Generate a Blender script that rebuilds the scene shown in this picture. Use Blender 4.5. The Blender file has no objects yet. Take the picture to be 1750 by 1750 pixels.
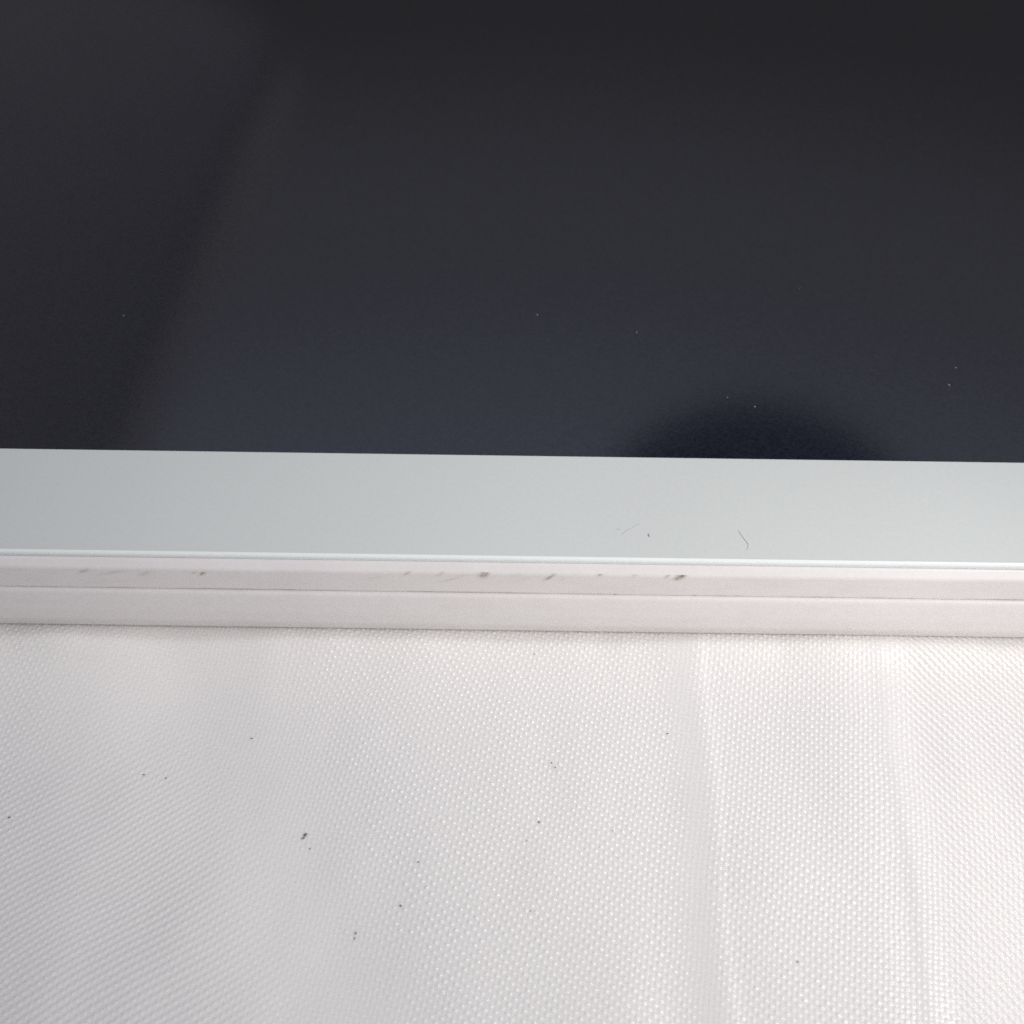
import bpy, math
import numpy as np
from mathutils import Vector, Matrix

MM = 0.001
scene = bpy.context.scene
COL = scene.collection
rng = np.random.default_rng(7)

# ------------------------------------------------------------------ camera
ELEV = math.radians(48.0)
DIST = 103 * MM
FOV = math.radians(40.0)
ROLL = math.radians(0.80)
TARGET = Vector((0.0, 4.4 * MM, 7.0 * MM))
fwd = Vector((0, math.cos(ELEV), -math.sin(ELEV)))
CAM = TARGET - fwd * DIST
right0 = Vector((1, 0, 0))
up0 = right0.cross(fwd)
right = (right0 * math.cos(ROLL) + up0 * math.sin(ROLL)).normalized()
up = right.cross(fwd).normalized()
cam_data = bpy.data.cameras.new("camera")
cam = bpy.data.objects.new("camera", cam_data)
COL.objects.link(cam)
m = Matrix((right, up, -fwd)).transposed().to_4x4()
m.translation = CAM
cam.matrix_world = m
cam_data.angle = FOV
cam_data.clip_start = 0.002
cam_data.clip_end = 50
cam_data.dof.use_dof = True
cam_data.dof.focus_distance = DIST * 0.985
cam_data.dof.aperture_fstop = cam_data.lens / 1000 / (1.05 * MM)
scene.camera = cam

# ------------------------------------------------------------------ light
world = bpy.data.worlds.new("World")
scene.world = world
world.use_nodes = True
wn, wl = world.node_tree.nodes, world.node_tree.links
bg = wn["Background"]
tc = wn.new("ShaderNodeTexCoord")
sep = wn.new("ShaderNodeSeparateXYZ")
ramp = wn.new("ShaderNodeValToRGB")
wl.new(tc.outputs["Generated"], sep.inputs[0])
wl.new(sep.outputs["Z"], ramp.inputs[0])
cr = ramp.color_ramp
cr.interpolation = 'EASE'
cr.elements[0].position = 0.0; cr.elements[0].color = (0.37, 0.355, 0.35, 1)
cr.elements[1].position = 1.0; cr.elements[1].color = (0.45, 0.45, 0.465, 1)
for pos, colr in ((0.20, (0.13, 0.125, 0.125)), (0.32, (0.062, 0.060, 0.060)), (0.46, (0.11, 0.105, 0.108)), (0.60, (0.25, 0.25, 0.285)), (0.74, (0.42, 0.46, 0.60))):
    e_ = cr.elements.new(pos); e_.color = (*colr, 1)
wl.new(ramp.outputs[0], bg.inputs[0])
bg.inputs[1].default_value = 0.88

def area(name, loc, aim, sx, sy, power, color):
    l = bpy.data.lights.new(name, 'AREA')
    l.shape = 'RECTANGLE'; l.size = sx; l.size_y = sy
    l.energy = power; l.color = color
    o = bpy.data.objects.new(name, l)
    COL.objects.link(o)
    o.location = loc
    o.rotation_euler = (Vector(aim) - Vector(loc)).to_track_quat('-Z', 'Y').to_euler()
    return o

sl = bpy.data.lights.new("window_light", 'SPOT')
sl.energy = 1.9; sl.color = (1.0, 0.965, 0.93)
sl.shadow_soft_size = 0.030; sl.spot_size = math.radians(34); sl.spot_blend = 1.0
so = bpy.data.objects.new("window_light", sl)
COL.objects.link(so)
so.location = (0.158, -0.092, 0.13)
so.rotation_euler = (Vector((0.019, -0.013, 0.002)) - so.location).to_track_quat('-Z', 'Y').to_euler()
area("far_sparkle_light", (0.148, 0.040, 0.285), (0.01, -0.015, 0), 0.045, 0.045, 0.17, (1.0, 0.985, 0.96))  # extra lamp without a known source, added to make the weave crowns sparkle

scene.view_settings.view_transform = 'Standard'
scene.view_settings.look = 'None'
scene.view_settings.exposure = 0.0
scene.view_settings.gamma = 1.0
scene.cycles.use_denoising = False
scene.cycles.max_bounces = 6

# ------------------------------------------------------------------ helpers
F_PX = 875.0 / math.tan(FOV / 2)
def ray(px, py):
    return (fwd + right * ((px - 875) / F_PX) - up * ((py - 875) / F_PX)).normalized()
def at_z(px, py, z):
    d = ray(px, py)
    return CAM + d * ((z - CAM.z) / d.z)

def link_mesh(name, verts, faces, mats, parent=None, smooth=True):
    me = bpy.data.meshes.new(name)
    verts = np.asarray(verts, dtype=np.float32).reshape(-1, 3)
    faces = np.asarray(faces, dtype=np.int32)
    n = faces.shape[1]
    me.vertices.add(len(verts)); me.vertices.foreach_set("co", verts.ravel())
    me.loops.add(faces.size); me.loops.foreach_set("vertex_index", faces.ravel())
    me.polygons.add(len(faces))
    me.polygons.foreach_set("loop_start", np.arange(0, faces.size, n, dtype=np.int32))
    me.polygons.foreach_set("loop_total", np.full(len(faces), n, dtype=np.int32))
    me.update(calc_edges=True)
    me.validate()
    me.polygons.foreach_set("use_smooth", np.full(len(me.polygons), smooth))
    for mt in (mats if isinstance(mats, (list, tuple)) else [mats]):
        me.materials.append(mt)
    o = bpy.data.objects.new(name, me)
    COL.objects.link(o)
    if parent: o.parent = parent
    return o

def grid_faces(nu, nv, wrap_u=False):
    u = np.arange(nu if wrap_u else nu - 1)
    v = np.arange(nv - 1)
    U, V = np.meshgrid(u, v, indexing='ij')
    U2 = (U + 1) % nu
    return np.stack([U * nv + V, U2 * nv + V, U2 * nv + V + 1, U * nv + V + 1], -1).reshape(-1, 4)

def attr(o, name, values):
    a = o.data.attributes.new(name, 'FLOAT', 'POINT')
    a.data.foreach_set("value", np.asarray(values, dtype=np.float32).ravel())

def empty(name, loc=(0, 0, 0)):
    o = bpy.data.objects.new(name, None)
    o.empty_display_size = 0.005
    COL.objects.link(o); o.location = loc
    return o

def tag(o, label=None, cat=None, group=None, kind=None):
    if label: o["label"] = label
    if cat: o["category"] = cat
    if group: o["group"] = group
    if kind: o["kind"] = kind
    return o

def value_noise(x, y, seed=0):
    """smooth 2-D value noise in -1..1"""
    xi = np.floor(x).astype(np.int64); yi = np.floor(y).astype(np.int64)
    fx = x - xi; fy = y - yi
    fx = fx * fx * (3 - 2 * fx); fy = fy * fy * (3 - 2 * fy)
    def h(i, j):
        v = np.sin(i * 127.1 + j * 311.7 + seed * 74.7) * 43758.5453
        return (v - np.floor(v)) * 2 - 1
    return ((h(xi, yi) * (1 - fx) + h(xi + 1, yi) * fx) * (1 - fy)
            + (h(xi, yi + 1) * (1 - fx) + h(xi + 1, yi + 1) * fx) * fy)

def sstep(a, b, x):
    x = np.asarray(x, float)
    t = np.clip((x - a) / (b - a), 0, 1)
    return t * t * (3 - 2 * t)

# ------------------------------------------------------------------ materials
def mat(name, color, rough, spec=0.5, grain=0.0, grain_scale=3000, bump=0.0, bump_scale=4000,
        attr_name=None, attr_color=None, mottle=0.0, **kw):
    mt = bpy.data.materials.new(name)
    mt.use_nodes = True
    n, l = mt.node_tree.nodes, mt.node_tree.links
    b = n["Principled BSDF"]
    b.inputs["Roughness"].default_value = rough
    b.inputs["Specular IOR Level"].default_value = spec
    for k, v in kw.items():
        b.inputs[k.replace("_", " ")].default_value = v
    tcn = n.new("ShaderNodeTexCoord")
    src = n.new("ShaderNodeRGB"); src.outputs[0].default_value = (*color, 1)
    cur = src.outputs[0]
    def vary(cur, scale, amt, detail):
        nz = n.new("ShaderNodeTexNoise")
        nz.inputs["Scale"].default_value = scale
        nz.inputs["Detail"].default_value = detail
        l.new(tcn.outputs["Object"], nz.inputs["Vector"])
        mr = n.new("ShaderNodeMapRange")
        mr.inputs["From Min"].default_value = 0.25; mr.inputs["From Max"].default_value = 0.75
        mr.inputs["To Min"].default_value = 1 - amt; mr.inputs["To Max"].default_value = 1 + amt
        l.new(nz.outputs["Fac"], mr.inputs["Value"])
        vm = n.new("ShaderNodeVectorMath"); vm.operation = 'SCALE'
        l.new(cur, vm.inputs[0]); l.new(mr.outputs[0], vm.inputs["Scale"])
        return vm.outputs[0]
    if grain: cur = vary(cur, grain_scale, grain, 2)
    if mottle: cur = vary(cur, 55, mottle, 3)
    if attr_name:
        a = n.new("ShaderNodeAttribute"); a.attribute_name = attr_name
        mx = n.new("ShaderNodeMix"); mx.data_type = 'RGBA'
        l.new(a.outputs["Fac"], mx.inputs["Factor"])
        l.new(cur, mx.inputs["A"]); mx.inputs["B"].default_value = (*attr_color, 1)
        cur = mx.outputs["Result"]
    l.new(cur, b.inputs["Base Color"])
    if bump:
        nz = n.new("ShaderNodeTexNoise"); nz.inputs["Scale"].default_value = bump_scale
        nz.inputs["Detail"].default_value = 2
        l.new(tcn.outputs["Object"], nz.inputs["Vector"])
        bp = n.new("ShaderNodeBump"); bp.inputs["Strength"].default_value = bump
        bp.inputs["Distance"].default_value = 0.02 * MM
        l.new(nz.outputs["Fac"], bp.inputs["Height"])
        l.new(bp.outputs[0], b.inputs["Normal"])
    return mt

M_screen = mat("dark_display_glass", (0.0105, 0.0115, 0.0165), 0.10, 0.95, grain=0.5, grain_scale=4500,
               bump=0.05, bump_scale=4500)
M_bezel = mat("white_bezel_glass", (0.655, 0.680, 0.663), 0.18, 0.35, grain=0.02, mottle=0.012)
M_glass_edge = mat("polished_glass_edge", (0.84, 0.88, 0.87), 0.22, 0.6)
M_frame = mat("white_plastic_frame", (0.762, 0.730, 0.722), 0.33, 0.45, grain=0.02, mottle=0.02,
              bump=0.10, bump_scale=5000, attr_name="dirt", attr_color=(0.20, 0.14, 0.09))
M_shell = mat("white_plastic_shell", (0.775, 0.748, 0.740), 0.42, 0.4, grain=0.02, mottle=0.02,
              bump=0.12, bump_scale=5000, attr_name="dirt", attr_color=(0.20, 0.14, 0.09))
M_gasket = mat("grey_gap_strip", (0.45, 0.44, 0.44), 0.7)
M_cloth = mat("white_polyester_cloth", (0.785, 0.769, 0.753), 0.21, 0.75, grain=0.03, grain_scale=9000,
              mottle=0.015, bump=0.2, bump_scale=12000,
              Subsurface_Weight=0.85, Subsurface_Radius=(1, 1, 1), Subsurface_Scale=0.6 * MM)
M_lint = mat("dark_lint", (0.19, 0.19, 0.175), 0.9)
M_hair = mat("grey_fibre", (0.47, 0.48, 0.46), 0.6)
M_dust = mat("pale_dust", (0.42, 0.43, 0.46), 0.8)
M_navy = mat("navy_reflection_dome", (0.055, 0.085, 0.24), 0.9, 0.1, mottle=0.1)
M_pale = mat("pale_reflection_roll", (0.88, 0.86, 0.92), 0.9, 0.1)
M_dark = mat("grey_reflection_roll", (0.56, 0.57, 0.66), 0.9, 0.1, mottle=0.1)

# ------------------------------------------------------------------ cloth height
CREASES = []
for (ax, ay), (bx, by) in (((1197, 1090), (1250, 1720)), ((1500, 1100), (1600, 1740))):
    a = at_z(ax, ay, -0.4 * MM) / MM; b = at_z(bx, by, -0.4 * MM) / MM
    CREASES.append((a.x, a.y, b.x, b.y))
def crease(x, y, k):
    ax, ay, bx, by = CREASES[k]
    return x - (ax + (bx - ax) * (y - ay) / (by - ay) + 0.18 * np.sin(y * 0.33 + k * 2))

def fold(x, y):
    """large folds, x and y in mm -> height in mm"""
    x = np.asarray(x, float); y = np.asarray(y, float)
    z = np.zeros(np.broadcast(x, y).shape)
    # crease right of the middle: gentle rise, then a sharper fall to the right
    d = crease(x, y, 0)
    z = z + 0.13 * np.exp(-np.where(d < 0, (d / 2.3) ** 2, (d / 6.0) ** 2)) + 0.035 * np.exp(-(d / np.where(d < 0, 1.0, 0.45)) ** 2)
    # second, broader crease further right
    d = crease(x, y, 1)
    z = z + 0.55 * np.exp(-np.where(d < 0, (d / 7.5) ** 2, (d / 9.0) ** 2)) + (0.035 + 0.03 * sstep(-4, -20, y)) * np.exp(-(d / np.where(d < 0, 0.75, 1.9)) ** 2)
    # broad soft trough on the left
    c = -25 + 0.55 * (-y - 2)
    d = x - c
    z = z - 0.5 * np.exp(-(d / 7.0) ** 2)
    z = z + 0.10 * value_noise(x / 6 + 3, y / 11, 3) + 0.03 * value_noise(x / 2.6, y / 5.0, 9)
    # flattened where the tablet presses on it
    press = sstep(-3.0, 1.0, y)
    z = z * (1 - 0.85 * press)
    # the left part of the cloth drops away gently
    drop = 5.0 * np.log1p(np.exp(np.clip((-14 - x + 0.25 * (y + 15)) / 5.0, -30, 60)))      # soft knee, no crease
    z = z - 0.085 * drop * sstep(0.0, -14.0, y) * np.exp(-np.clip(-8 - x, 0, 400) / 120)
    # pushed up a little along the tablet edge, unevenly
    z = z + 0.38 * np.exp(-((y + 2.0) / 1.7) ** 2) * (1 + 0.6 * value_noise(x / 8, y / 30, 51) + 0.10 * value_noise(x / 2.2, y / 9, 52))
    return z - 0.62

# ------------------------------------------------------------------ tablet
W, DEP, RC = 196.0, 140.0, 9.0           # outer glass outline, mm
def outline(fine):
    """rounded rectangle: list of (x, y, nx, ny); front edge lies on y = 0"""
    pts = []
    hx = W / 2
    if fine:
        xs = np.concatenate([np.linspace(-hx + RC, -46, 12), np.arange(-45.95, 46, 0.06), np.linspace(46.2, hx - RC, 12)])
    else:
        xs = np.linspace(-hx + RC, hx - RC, 60)
    for x in xs: pts.append((x, 0, 0, -1))
    def arc(cx, cy, a0):
        for k in range(1, 12):
            a = a0 + k / 12 * math.pi / 2
            pts.append((cx + RC * math.cos(a), cy + RC * math.sin(a), math.cos(a), math.sin(a)))
    arc(hx - RC, RC, -math.pi / 2)
    for y in np.linspace(RC, DEP - RC, 20): pts.append((hx, y, 1, 0))
    arc(hx - RC, DEP - RC, 0)
    for x in np.linspace(hx - RC, -hx + RC, 40): pts.append((x, DEP, 0, 1))
    arc(-hx + RC, DEP - RC, math.pi / 2)
    for y in np.linspace(DEP - RC, RC, 20): pts.append((-hx, y, -1, 0))
    arc(-hx + RC, RC, math.pi)
    return np.array(pts)

def smooth_profile(pts, step=0.07, rounds=2):
    """densify a polyline of (out, z) and soften its corners"""
    p = np.array(pts, float)
    out = []
    for a, b in zip(p[:-1], p[1:]):
        n = max(1, int(np.hypot(*(b - a)) / step))
        for k in range(n): out.append(a + (b - a) * k / n)
    out.append(p[-1]); out = np.array(out)
    for _ in range(rounds):
        q = out.copy(); q[1:-1] = (out[:-2] + 2 * out[1:-1] + out[2:]) / 4; out = q
    return out

def sweep(name, prof, mt, parent, fine=True):
    o_ = outline(fine)
    P = np.array(prof)
    X = o_[:, None, 0] + o_[:, None, 2] * P[None, :, 0]
    Y = o_[:, None, 1] + o_[:, None, 3] * P[None, :, 0]
    Z = np.broadcast_to(P[None, :, 1], X.shape)
    V = np.stack([X, Y, Z], -1)
    f = grid_faces(len(o_), len(P), wrap_u=True)
    ob = link_mesh(name, V.reshape(-1, 3) * MM, f[:, ::-1], mt, parent)
    return ob, V

TOP = 7.0
tablet = empty("tablet", (0, 0, 0))
tag(tablet, "white tablet with dark glossy screen and pale bezel lying on white woven cloth", "tablet")

BZ = 10.15                                                # bezel width, mm
# dark display, a flat sheet inside the bezel
def rrect_ring(inset, z, n=10, r=0.6):
    x0, x1, y0, y1 = -W / 2 + inset, W / 2 - inset, inset, DEP - inset
    pts = []
    for cx, cy, a0 in ((x1 - r, y0 + r, -90), (x1 - r, y1 - r, 0), (x0 + r, y1 - r, 90), (x0 + r, y0 + r, 180)):
        for k in range(n + 1):
            a = math.radians(a0 + 90 * k / n)
            pts.append((cx + r * math.cos(a), cy + r * math.sin(a), z))
    return np.array(pts)
ring = rrect_ring(BZ, TOP - 0.012)
me = bpy.data.meshes.new("display")
me.from_pydata([tuple(v * MM) for v in ring], [], [tuple(range(len(ring)))])
me.materials.append(M_screen)
display = bpy.data.objects.new("display", me); COL.objects.link(display); display.parent = tablet

# bezel: ring from the display edge to just short of the rounded glass edge
inner = rrect_ring(BZ, TOP, n=10, r=0.6)
outer = rrect_ring(0.20, TOP, n=10, r=RC - 0.20)
innerd = inner - np.array([0, 0, 0.03])
nv = len(inner)
V = np.concatenate([innerd, inner, outer])
fs = []
for r_ in range(2):
    for k in range(nv):
        k2 = (k + 1) % nv
        fs.append((r_ * nv + k, r_ * nv + k2, (r_ + 1) * nv + k2, (r_ + 1) * nv + k))
bezel = link_mesh("bezel", V * MM, np.array(fs)[:, ::-1], M_bezel, tablet, smooth=False)

# rounded polished edge of the glass
t = np.linspace(0, math.pi / 2, 9)
prof = [(-0.20 + 0.25 * math.sin(a), TOP - 0.25 + 0.25 * math.cos(a)) for a in t] + [(0.05, TOP - 0.8)]
sweep("glass_edge", prof, M_glass_edge, tablet, fine=False)
# recessed strip between glass and frame
sweep("gap_strip", [(0.02, TOP - 0.40), (0.22, TOP - 0.40)], M_gasket, tablet, fine=False)

# frame: lip, crease, upright face with scuffs
frame_prof = smooth_profile([(0.12, TOP - 0.75), (0.12, TOP - 0.36), (0.20, TOP - 0.30), (0.42, TOP - 0.36), (0.82, TOP - 0.68),
                             (0.90, TOP - 0.82), (0.98, TOP - 1.5), (1.09, TOP - 2.52),
                             (1.08, TOP - 2.66), (0.85, TOP - 2.68)], 0.045, 1)
frame, FV = sweep("frame", frame_prof, M_frame, tablet)
shell_prof = smooth_profile([(0.85, TOP - 2.76), (1.10, TOP - 2.76), (1.24, TOP - 2.84), (1.42, TOP - 3.7), (1.56, TOP - 4.7),
                             (1.55, TOP - 5.8), (1.25, TOP - 6.9), (0.4, TOP - 7.5), (-1.5, TOP - 7.7)], 0.12, 3)
shell, SV = sweep("back_shell", shell_prof, M_shell, tablet)
# underside
ring = rrect_ring(1.5, TOP - 7.7, n=10, r=RC - 1.5)
me = bpy.data.meshes.new("base_plate")
me.from_pydata([tuple(v * MM) for v in ring], [], [tuple(range(len(ring)))[::-1]])
me.materials.append(M_shell)
bp_ = bpy.data.objects.new("base_plate", me); COL.objects.link(bp_); bp_.parent = tablet

# scuffs on the frame: photo position -> x along the edge and z on the face
def face_pt(px, py, yf):
    d = ray(px, py); s = (yf * MM - CAM.y) / d.y
    p = CAM + d * s
    return p.x / MM, p.z / MM
scuffs = [  # px, py, half length px, half width px, slope, strength
    (827, 981, 8, 5, -0.45, 0.75), (832, 978, 6, 2, -0.8, 0.5),
    (1163, 985.5, 9, 3.6, -0.40, 1.0), (1159, 988, 6, 2.5, -0.35, 0.8), (1141, 985, 7, 1.8, -0.5, 0.4),
    (938, 986.5, 9, 2.2, -0.5, 0.75), (948, 981, 7, 1.6, -0.25, 0.3), (962, 988, 4, 1.4, -0.3, 0.25),
    (1026, 982, 5, 2.6, -0.5, 0.65), (1086, 983, 6, 2.2, -0.3, 0.28), (987, 981, 5, 1.5, -0.4, 0.15),
    (697, 979, 7, 1.8, -0.45, 0.5), (752, 981, 8, 2.2, -0.5, 0.28), (770, 989, 14, 1.5, -0.22, 0.28), (790, 983, 10, 1.2, -0.1, 0.18),
    (880, 983, 10, 2, -0.1, 0.12), (895, 988, 9, 2, -0.2, 0.12),
    (144, 975, 8, 2.4, -0.28, 0.42), (190, 978, 18, 1.8, -0.14, 0.26), (247, 979, 11, 1.8, -0.25, 0.3),
    (331, 978.5, 5, 1.6, -0.35, 0.35), (346, 979.5, 5, 2.6, -0.4, 0.75), (640, 986, 9, 1.8, -0.2, 0.13),
    (1500, 1003, 26, 1.8, 0.02, 0.05), (1240, 1003, 22, 3, -0.12, 0.07), (1330, 1000, 22, 1.6, 0.04, 0.06),
]
def dirt_for(V):
    xx = V[..., 0]; zz = V[..., 2]
    fr = (V[..., 1] < -0.80) & (np.abs(xx) < 45)
    g = np.zeros(xx.shape)
    for px, py, hl, hw, sl, st in scuffs:
        x0, z0 = face_pt(px, py + 1.0, -0.93)
        L = 1.2 * hl / 24.0; Wd = 1.1 * hw / 24.0 / 0.67 * 0.85
        dx = xx - x0; dz = (zz - z0) * 1.0
        ang = math.atan2(-sl * 1.45, 1)
        u = dx * math.cos(ang) + dz * math.sin(ang)
        v = -dx * math.sin(ang) + dz * math.cos(ang)
        q = (u / L) ** 2 + (v / Wd) ** 2
        rag = 0.6 + 0.8 * value_noise(u * 7 + px, v * 34, 5) + 0.25 * value_noise(u * 24, v * 40 + py, 8)
        g = np.maximum(g, st * np.exp(-q * 1.1) * np.clip(rag + 0.25, 0.15, 1.3))
    return np.where(fr, g, 0)
d = dirt_for(FV)
xx, zz = FV[..., 0], FV[..., 2]
# soiled joint line, uneven along its length, and a faint veil of grime
line = np.exp(-((zz - (TOP - 2.60)) / 0.07) ** 2) * np.clip(0.12 + 0.30 * value_noise(xx / 3.1, 0 * xx, 2) + 0.16 * value_noise(xx * 1.9, 0 * xx, 4), 0, 0.5)
veil = 0.035 * np.clip(value_noise(xx / 2.0, zz * 1.6, 12) + 0.2, 0, 1)
for px in (1050, 1186):
    x0, _ = face_pt(px, 1020, -1.09)
    line = np.maximum(line, 0.95 * np.exp(-((xx - x0) / 0.12) ** 2 - ((zz - (TOP - 2.62)) / 0.06) ** 2))
attr(frame, "dirt", np.clip(d + line + veil, 0, 1))
xx, zz = SV[..., 0], SV[..., 2]
attr(shell, "dirt", np.clip(0.03 * np.clip(value_noise(xx / 2.2, zz * 0.9, 21) + value_noise(xx * 1.3, zz * 2, 22) * 0.6, 0, 1), 0, 1))

# ------------------------------------------------------------------ woven cloth
cloth = empty("cloth", (0, 0, 0))
tag(cloth, "white woven polyester cloth with soft folds spread under the tablet", "cloth")
PITCH = 0.340
TH = math.radians(-9.0)
NS = 6
stp = PITCH / NS
x0c, x1c, y0c, y1c = -43.0, 43.0, -37.0, 3.0
gx = np.arange(x0c, x1c, stp); gy = np.arange(y0c, y1c, stp)
X, Y = np.meshgrid(gx, gy, indexing='ij')
def weave(X, Y):
    wx = X + 0.35 * value_noise(X / 9, Y / 9, 31) + 0.05 * value_noise(X / 1.7, Y / 1.7, 33)
    wy = Y + 0.35 * value_noise(X / 9, Y / 9, 35) + 0.05 * value_noise(X / 1.7, Y / 1.7, 37)
    s = (wx * math.cos(TH) + wy * math.sin(TH)) / PITCH
    t = (-wx * math.sin(TH) + wy * math.cos(TH)) / PITCH
    i = np.round(s); j = np.round(t)
    ds = s - i; dt = t - j
    # per-yarn and per-crown irregularity
    cr_ = value_noise(i * 0.91 + 0.5, j * 0.87 + 0.5, 41)
    c = np.cos(np.pi * s) * np.cos(np.pi * t)              # warp crowns at every second crossing
    d0 = crease(X, Y, 0); d1 = crease(X, Y, 1)
    flat = np.exp(-((d0 + 1.3) / 1.2) ** 2 * np.where(d0 > -1.3, 1.6, 0.8)) * 0.85 + 0.7 * np.exp(-((d1 + 0.1) / 0.9) ** 2)
    flat = flat + 0.65 * np.exp(-((X + 25 - 0.55 * (-Y - 2)) / 5.0) ** 2)
    r_amp = sstep(0.3, 2.5, d1); l_amp = sstep(-12, -26, X - 0.35 * (-Y) + 6) * (0.3 + 0.7 * sstep(-5, -19, Y))
    lft = sstep(-9, -19, X - 0.25 * (-Y - 12)) * (1 - 0.6 * sstep(-30, -36, X))
    amp = 0.054 * (1 - (0.62 + 0.22 * sstep(-24, -8, Y)) * lft) * (1 + 0.5 * cr_) * (1 - np.clip(flat, 0, 0.85)) * (1 - 0.7 * r_amp) 
    h = amp * np.clip(c, 0, 1) ** 2.0
    h = h + 0.004 * np.cos(2 * np.pi * ds) + 0.005 * np.cos(2 * np.pi * dt)
    # yarns slipped along one diagonal: ribs leaning one way on the right, the other way on the left
    h = h + 0.036 * r_amp * np.cos(np.pi * (s + t)) + 0.015 * l_amp * np.cos(np.pi * (s - t))
    return h
Z = fold(X, Y) + weave(X, Y)
woven = link_mesh("woven_surface", np.stack([X, Y, Z], -1).reshape(-1, 3) * MM, grid_faces(len(gx), len(gy)), M_cloth, cloth)
# the rest of the cloth, outside the close range
gx2 = np.concatenate([np.linspace(-260, -44, 60), np.linspace(-43.0, 42.9, 60), np.linspace(44, 260, 60)])
gy2 = np.concatenate([np.linspace(-260, -38, 60), np.linspace(-36.9, 2.9, 30), np.linspace(4, 260, 40)])
X2, Y2 = np.meshgrid(gx2, gy2, indexing='ij')
inside = (X2 > x0c - .5) & (X2 < x1c + .5) & (Y2 > y0c - .5) & (Y2 < y1c + .5)
Z2 = fold(X2, Y2) + 0.02 - np.where(inside, 0.35, 0)
link_mesh("outer_cloth", np.stack([X2, Y2, Z2], -1).reshape(-1, 3) * MM, grid_faces(len(gx2), len(gy2)), M_cloth, cloth)

# ------------------------------------------------------------------ specks, lint and fibres
def cloth_point(px, py):
    z = 0.0
    for _ in range(6):
        p = at_z(px, py, z * MM)
        z = float(fold(p.x / MM, p.y / MM)) + 0.03
    return p

def lump(name, loc, r, stretch, ang, mt, seed):
    """small irregular flake"""
    g = np.random.default_rng(seed)
    nu, nvv = 10, 6
    vs = []
    for a in range(nu):
        for b in range(nvv):
            th = 2 * math.pi * a / nu; ph = math.pi * (b + 0.5) / nvv
            rr = r * (1 + 0.35 * g.uniform(-1, 1))
            x = rr * math.sin(ph) * math.cos(th) * stretch; y = rr * math.sin(ph) * math.sin(th); z = rr * 0.45 * math.cos(ph)
            vs.append((x * math.cos(ang) - y * math.sin(ang), x * math.sin(ang) + y * math.cos(ang), z))
    o = link_mesh(name, np.array(vs) * MM, grid_faces(nu, nvv, True), mt)
    # close the poles
    o.location = loc
    return o

def fibre(name, pts, r, mt):
    P = [Vector(p) for p in pts]
    # densify
    Q = []
    for k in range(len(P) - 1):
        for q in range(4): Q.append(P[k].lerp(P[k + 1], q / 4))
    Q.append(P[-1])
    base = Q[0].copy()
    vs = []
    for k, p in enumerate(Q):
        tdir = (Q[min(k + 1, len(Q) - 1)] - Q[max(k - 1, 0)]).normalized()
        a = tdir.cross(Vector((0, 0, 1))).normalized(); b = a.cross(tdir)
        rr = r * MM * (0.5 + 0.5 * math.sin(math.pi * (k + 0.8) / (len(Q) + 0.6)))
        for q in range(6):
            an = q / 6 * 2 * math.pi
            vs.append(p - base + a * rr * math.cos(an) + b * rr * math.sin(an))
    n = len(Q); f = []
    for k in range(n - 1):
        for q in range(6):
            f.append((k * 6 + q, k * 6 + (q + 1) % 6, (k + 1) * 6 + (q + 1) % 6, (k + 1) * 6 + q))
    o = link_mesh(name, np.array(vs), f, mt)
    o.location = base
    return o

# dark lint on the cloth
lint = [
    (522, 1427, 0.085, 1.9, 1.1, "largest dark lint speck, on the left half of the cloth"),
    (518, 1433, 0.055, 1.8, 0.5, "dark tail of lint just below the largest speck on the cloth"),
    (530, 1451, 0.040, 1.4, 1.2, "small dark dot just under the largest lint speck"),
    (430, 1262, 0.045, 1.7, 0.3, "small dark speck on the upper left of the white cloth"),
    (943, 1304, 0.045, 1.7, 2.2, "upper of two close dark specks in the middle of the cloth"),
    (949, 1312, 0.060, 1.1, 0.0, "lower and rounder of two close dark specks in the middle of the cloth"),
    (921, 1405, 0.062, 1.3, 1.4, "round dark speck below the pair of specks in mid cloth"),
    (1048, 1420, 0.042, 1.3, 1.2, "faint small speck to the right of the round dark speck in mid cloth"),
    (685, 1548, 0.062, 1.5, 2.5, "dark speck low on the cloth left of the middle"),
    (715, 1473, 0.045, 1.8, 0.4, "thin grey lint speck above the low dark speck"),
    (608, 1595, 0.058, 1.3, 1.3, "lowest dark lint speck with a thin tail on the cloth"),
    (606, 1604, 0.032, 3.0, 1.3, "thin lint tail hanging below the lowest dark speck"),
    (907, 1557, 0.038, 1.4, 2.2, "tiny dark dot low in the middle of the cloth"),
    (16, 1397, 0.055, 1.8, 2.9, "grey speck on the cloth at the far left edge"),
    (1363, 1644, 0.045, 1.5, 1.7, "brownish dot low on the right half of the cloth"),
    (914, 1118, 0.040, 1.8, 3.0, "tiny speck on the cloth close to the tablet edge"),
    (246, 1324, 0.040, 2.4, 0.1, "faint elongated speck on the left part of the cloth"),
    (284, 1330, 0.034, 2.2, 0.2, "faint short smear right of the elongated speck on the left part of the cloth"),
    (900, 1437, 0.030, 1.5, 0.2, "minute speck under the round dark speck in mid cloth"),
    (1141, 1254, 0.040, 2.2, 0.1, "pale grey smear beside the fold in the cloth"),
]
for k, (px, py, r, st, an, lb) in enumerate(lint):
    p = cloth_point(px, py)
    o = lump("lint_speck", (p.x, p.y, p.z + 0.02 * MM), r, st, an, M_lint, 100 + k)
    tag(o, lb, "lint", "dark lint specks on the cloth")

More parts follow.
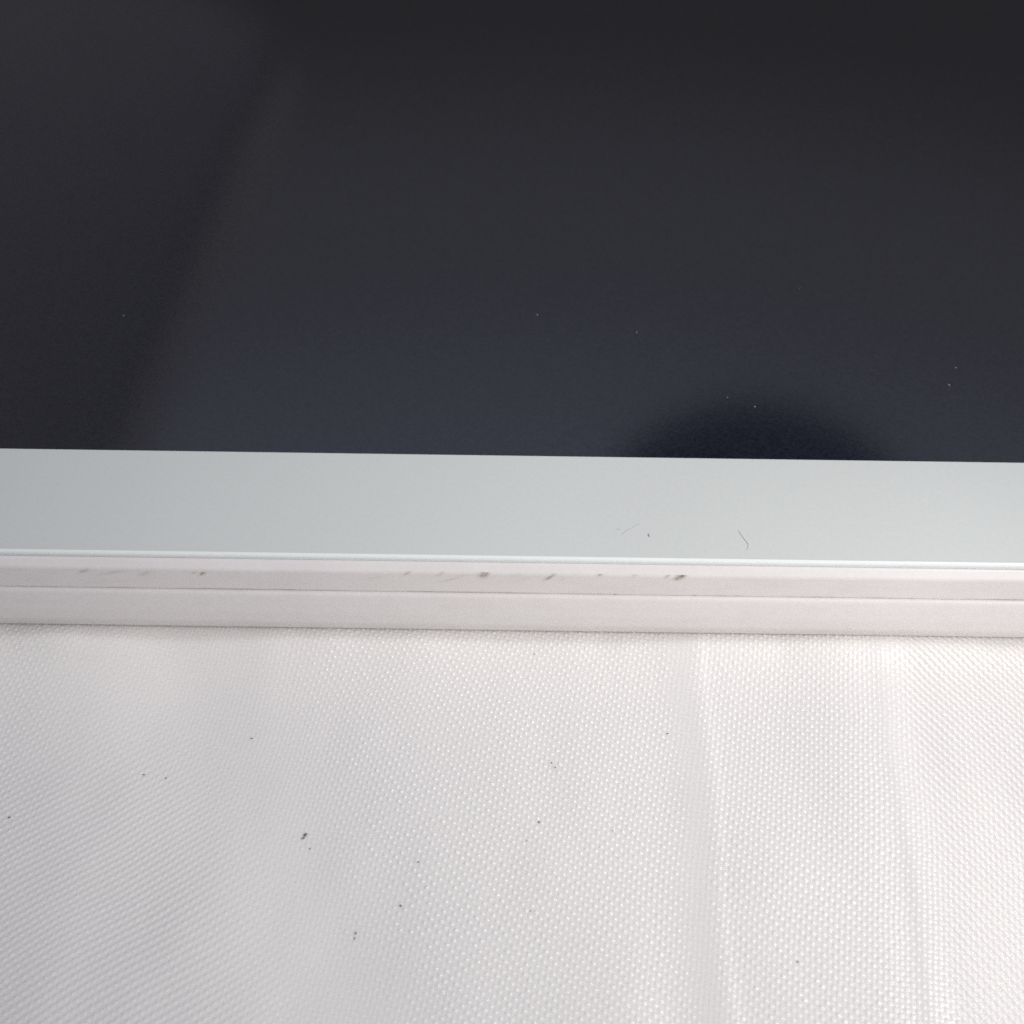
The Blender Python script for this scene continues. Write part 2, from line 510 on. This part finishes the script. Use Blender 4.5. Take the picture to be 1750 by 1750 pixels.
# pale dust on the dark screen
dust = [
    (1088, 568, 0.050, 1.2, 1.3, "pale dust speck high on the dark screen right of the middle"),
    (918, 538, 0.042, 1.6, 0.2, "faint dust speck highest on the dark screen near the middle"),
    (1243, 679, 0.040, 1.2, 0.4, "left one of two dust dots above the dark round reflection"),
    (1290, 695, 0.045, 1.6, 0.1, "right one of two dust dots above the dark round reflection"),
    (1622, 658, 0.050, 2.2, 2.4, "elongated pale dust flake near the right edge of the screen"),
    (1633, 628, 0.035, 2.0, 2.9, "faint dust flake just above the elongated flake on the screen"),
    (211, 539, 0.035, 1.8, 0.0, "faint dust speck on the left of the dark screen"),
    (1367, 492, 0.030, 1.3, 0.7, "barely visible dust dot on the upper right of the dark screen"),
]
for k, (px, py, r, st, an, lb) in enumerate(dust):
    p = at_z(px, py, (TOP + 0.01) * MM)
    o = lump("dust_speck", p, r, st, an, M_dust, 200 + k)
    tag(o, lb, "dust", "pale dust specks on the screen")

def on_bezel(pts): return [at_z(px, py, (TOP + 0.012) * MM) for px, py in pts]
o = fibre("hair_fibre", on_bezel([(1262, 907), (1266, 913), (1271, 920), (1276, 926), (1279, 931), (1278, 937), (1275, 940)]), 0.021, M_hair)
tag(o, "thin grey hair lying on the bezel right of the dark mark", "hair")
o = fibre("lint_fibre", on_bezel([(1063, 914), (1068, 909), (1074, 905), (1080, 903), (1086, 899), (1092, 895)]), 0.017, M_hair)
tag(o, "faint slanting fibre on the bezel left of the dark mark", "fibre")
o = lump("dirt_mark", at_z(1109, 915, (TOP + 0.012) * MM), 0.065, 2.4, 1.85, M_hair, 301)
tag(o, "small dark curved mark of dirt on the white bezel", "dirt")
o = fibre("lint_fibre", on_bezel([(1053, 905), (1057, 904), (1060, 905)]), 0.018, M_hair)
tag(o, "very short pale fibre at the left end of the slanting fibre", "fibre")

# ------------------------------------------------------------------ unseen shapes added for the screen to mirror
def mirrored(px, py, dist):
    """point seen by reflection in the screen at this place, dist metres beyond it"""
    h = at_z(px, py, TOP * MM); dr = (h - CAM).normalized(); dr.z = -dr.z
    return h + dr * dist

# unseen navy dome, added to give the screen its dark arc
D1 = 0.55
c = mirrored(1285, 955, D1)
a = mirrored(1285, 690, D1); b = mirrored(1520, 800, D1)
rad = (mirrored(1500, 780, D1) - mirrored(1060, 780, D1)).length / 2 * 1.31
nu, nvv = 48, 24
vs = []
for u_ in range(nu):
    for v_ in range(nvv):
        th = 2 * math.pi * u_ / nu; ph = 0.02 + (math.pi - 0.9) * v_ / (nvv - 1)
        vs.append((1.02 * rad * math.sin(ph) * math.cos(th), 0.95 * rad * math.sin(ph) * math.sin(th), -0.9 * rad * math.cos(ph)))
o = link_mesh("reflection_dome", np.array(vs), grid_faces(nu, nvv, True), M_navy)
o.location = c
tag(o, "round navy dome added out of view, giving the dark arc mirrored in the screen", "reflection prop")

# unseen rolls added to mirror a slanting dark edge and a pale streak
D2 = 0.8
e0 = mirrored(150, 850, D2); e1 = mirrored(425, 185, D2 * 1.05)
axis = (e1 - e0)
side = (mirrored(100, 500, D2) - mirrored(310, 500, D2))
side = (side - axis * side.dot(axis) / axis.length_squared)
sw = side.length; side.normalize()
nrm = axis.normalized().cross(side).normalized()
def reflection_roll(offset, w_, mt, f1, f2, label):
    vs = []; nu, nvv = 40, 32
    for i_ in range(nu):
        f_ = -0.8 + (f2 + 0.8) * i_ / (nu - 1)
        sc = math.sqrt(max(0.0, 1 - max(0, (f_ - f1) / (f2 - f1 + 1e-6)) ** 2)) if f_ > f1 else 1
        for j_ in range(nvv):
            an = 2 * math.pi * j_ / nvv
            vs.append(axis * f_ + side * (offset + w_ * sc * (1 - math.cos(an))) + nrm * (w_ * 0.6 * sc * math.sin(an)))
    o = link_mesh("reflection_roll", np.array([tuple(v) for v in vs]), grid_faces(nu, nvv)[:, ::-1], mt)
    o.location = e0
    tag(o, label, "reflection_roll")
reflection_roll(0.0, sw * 1.7, M_dark, 0.70, 1.22, "long dark roll added out of view, its soft edge mirrored slanting in the screen")
reflection_roll(-sw * 0.36, sw * 0.17, M_pale, 0.55, 1.16, "slim pale roll added out of view, mirrored as a faint light streak beside the dark edge")
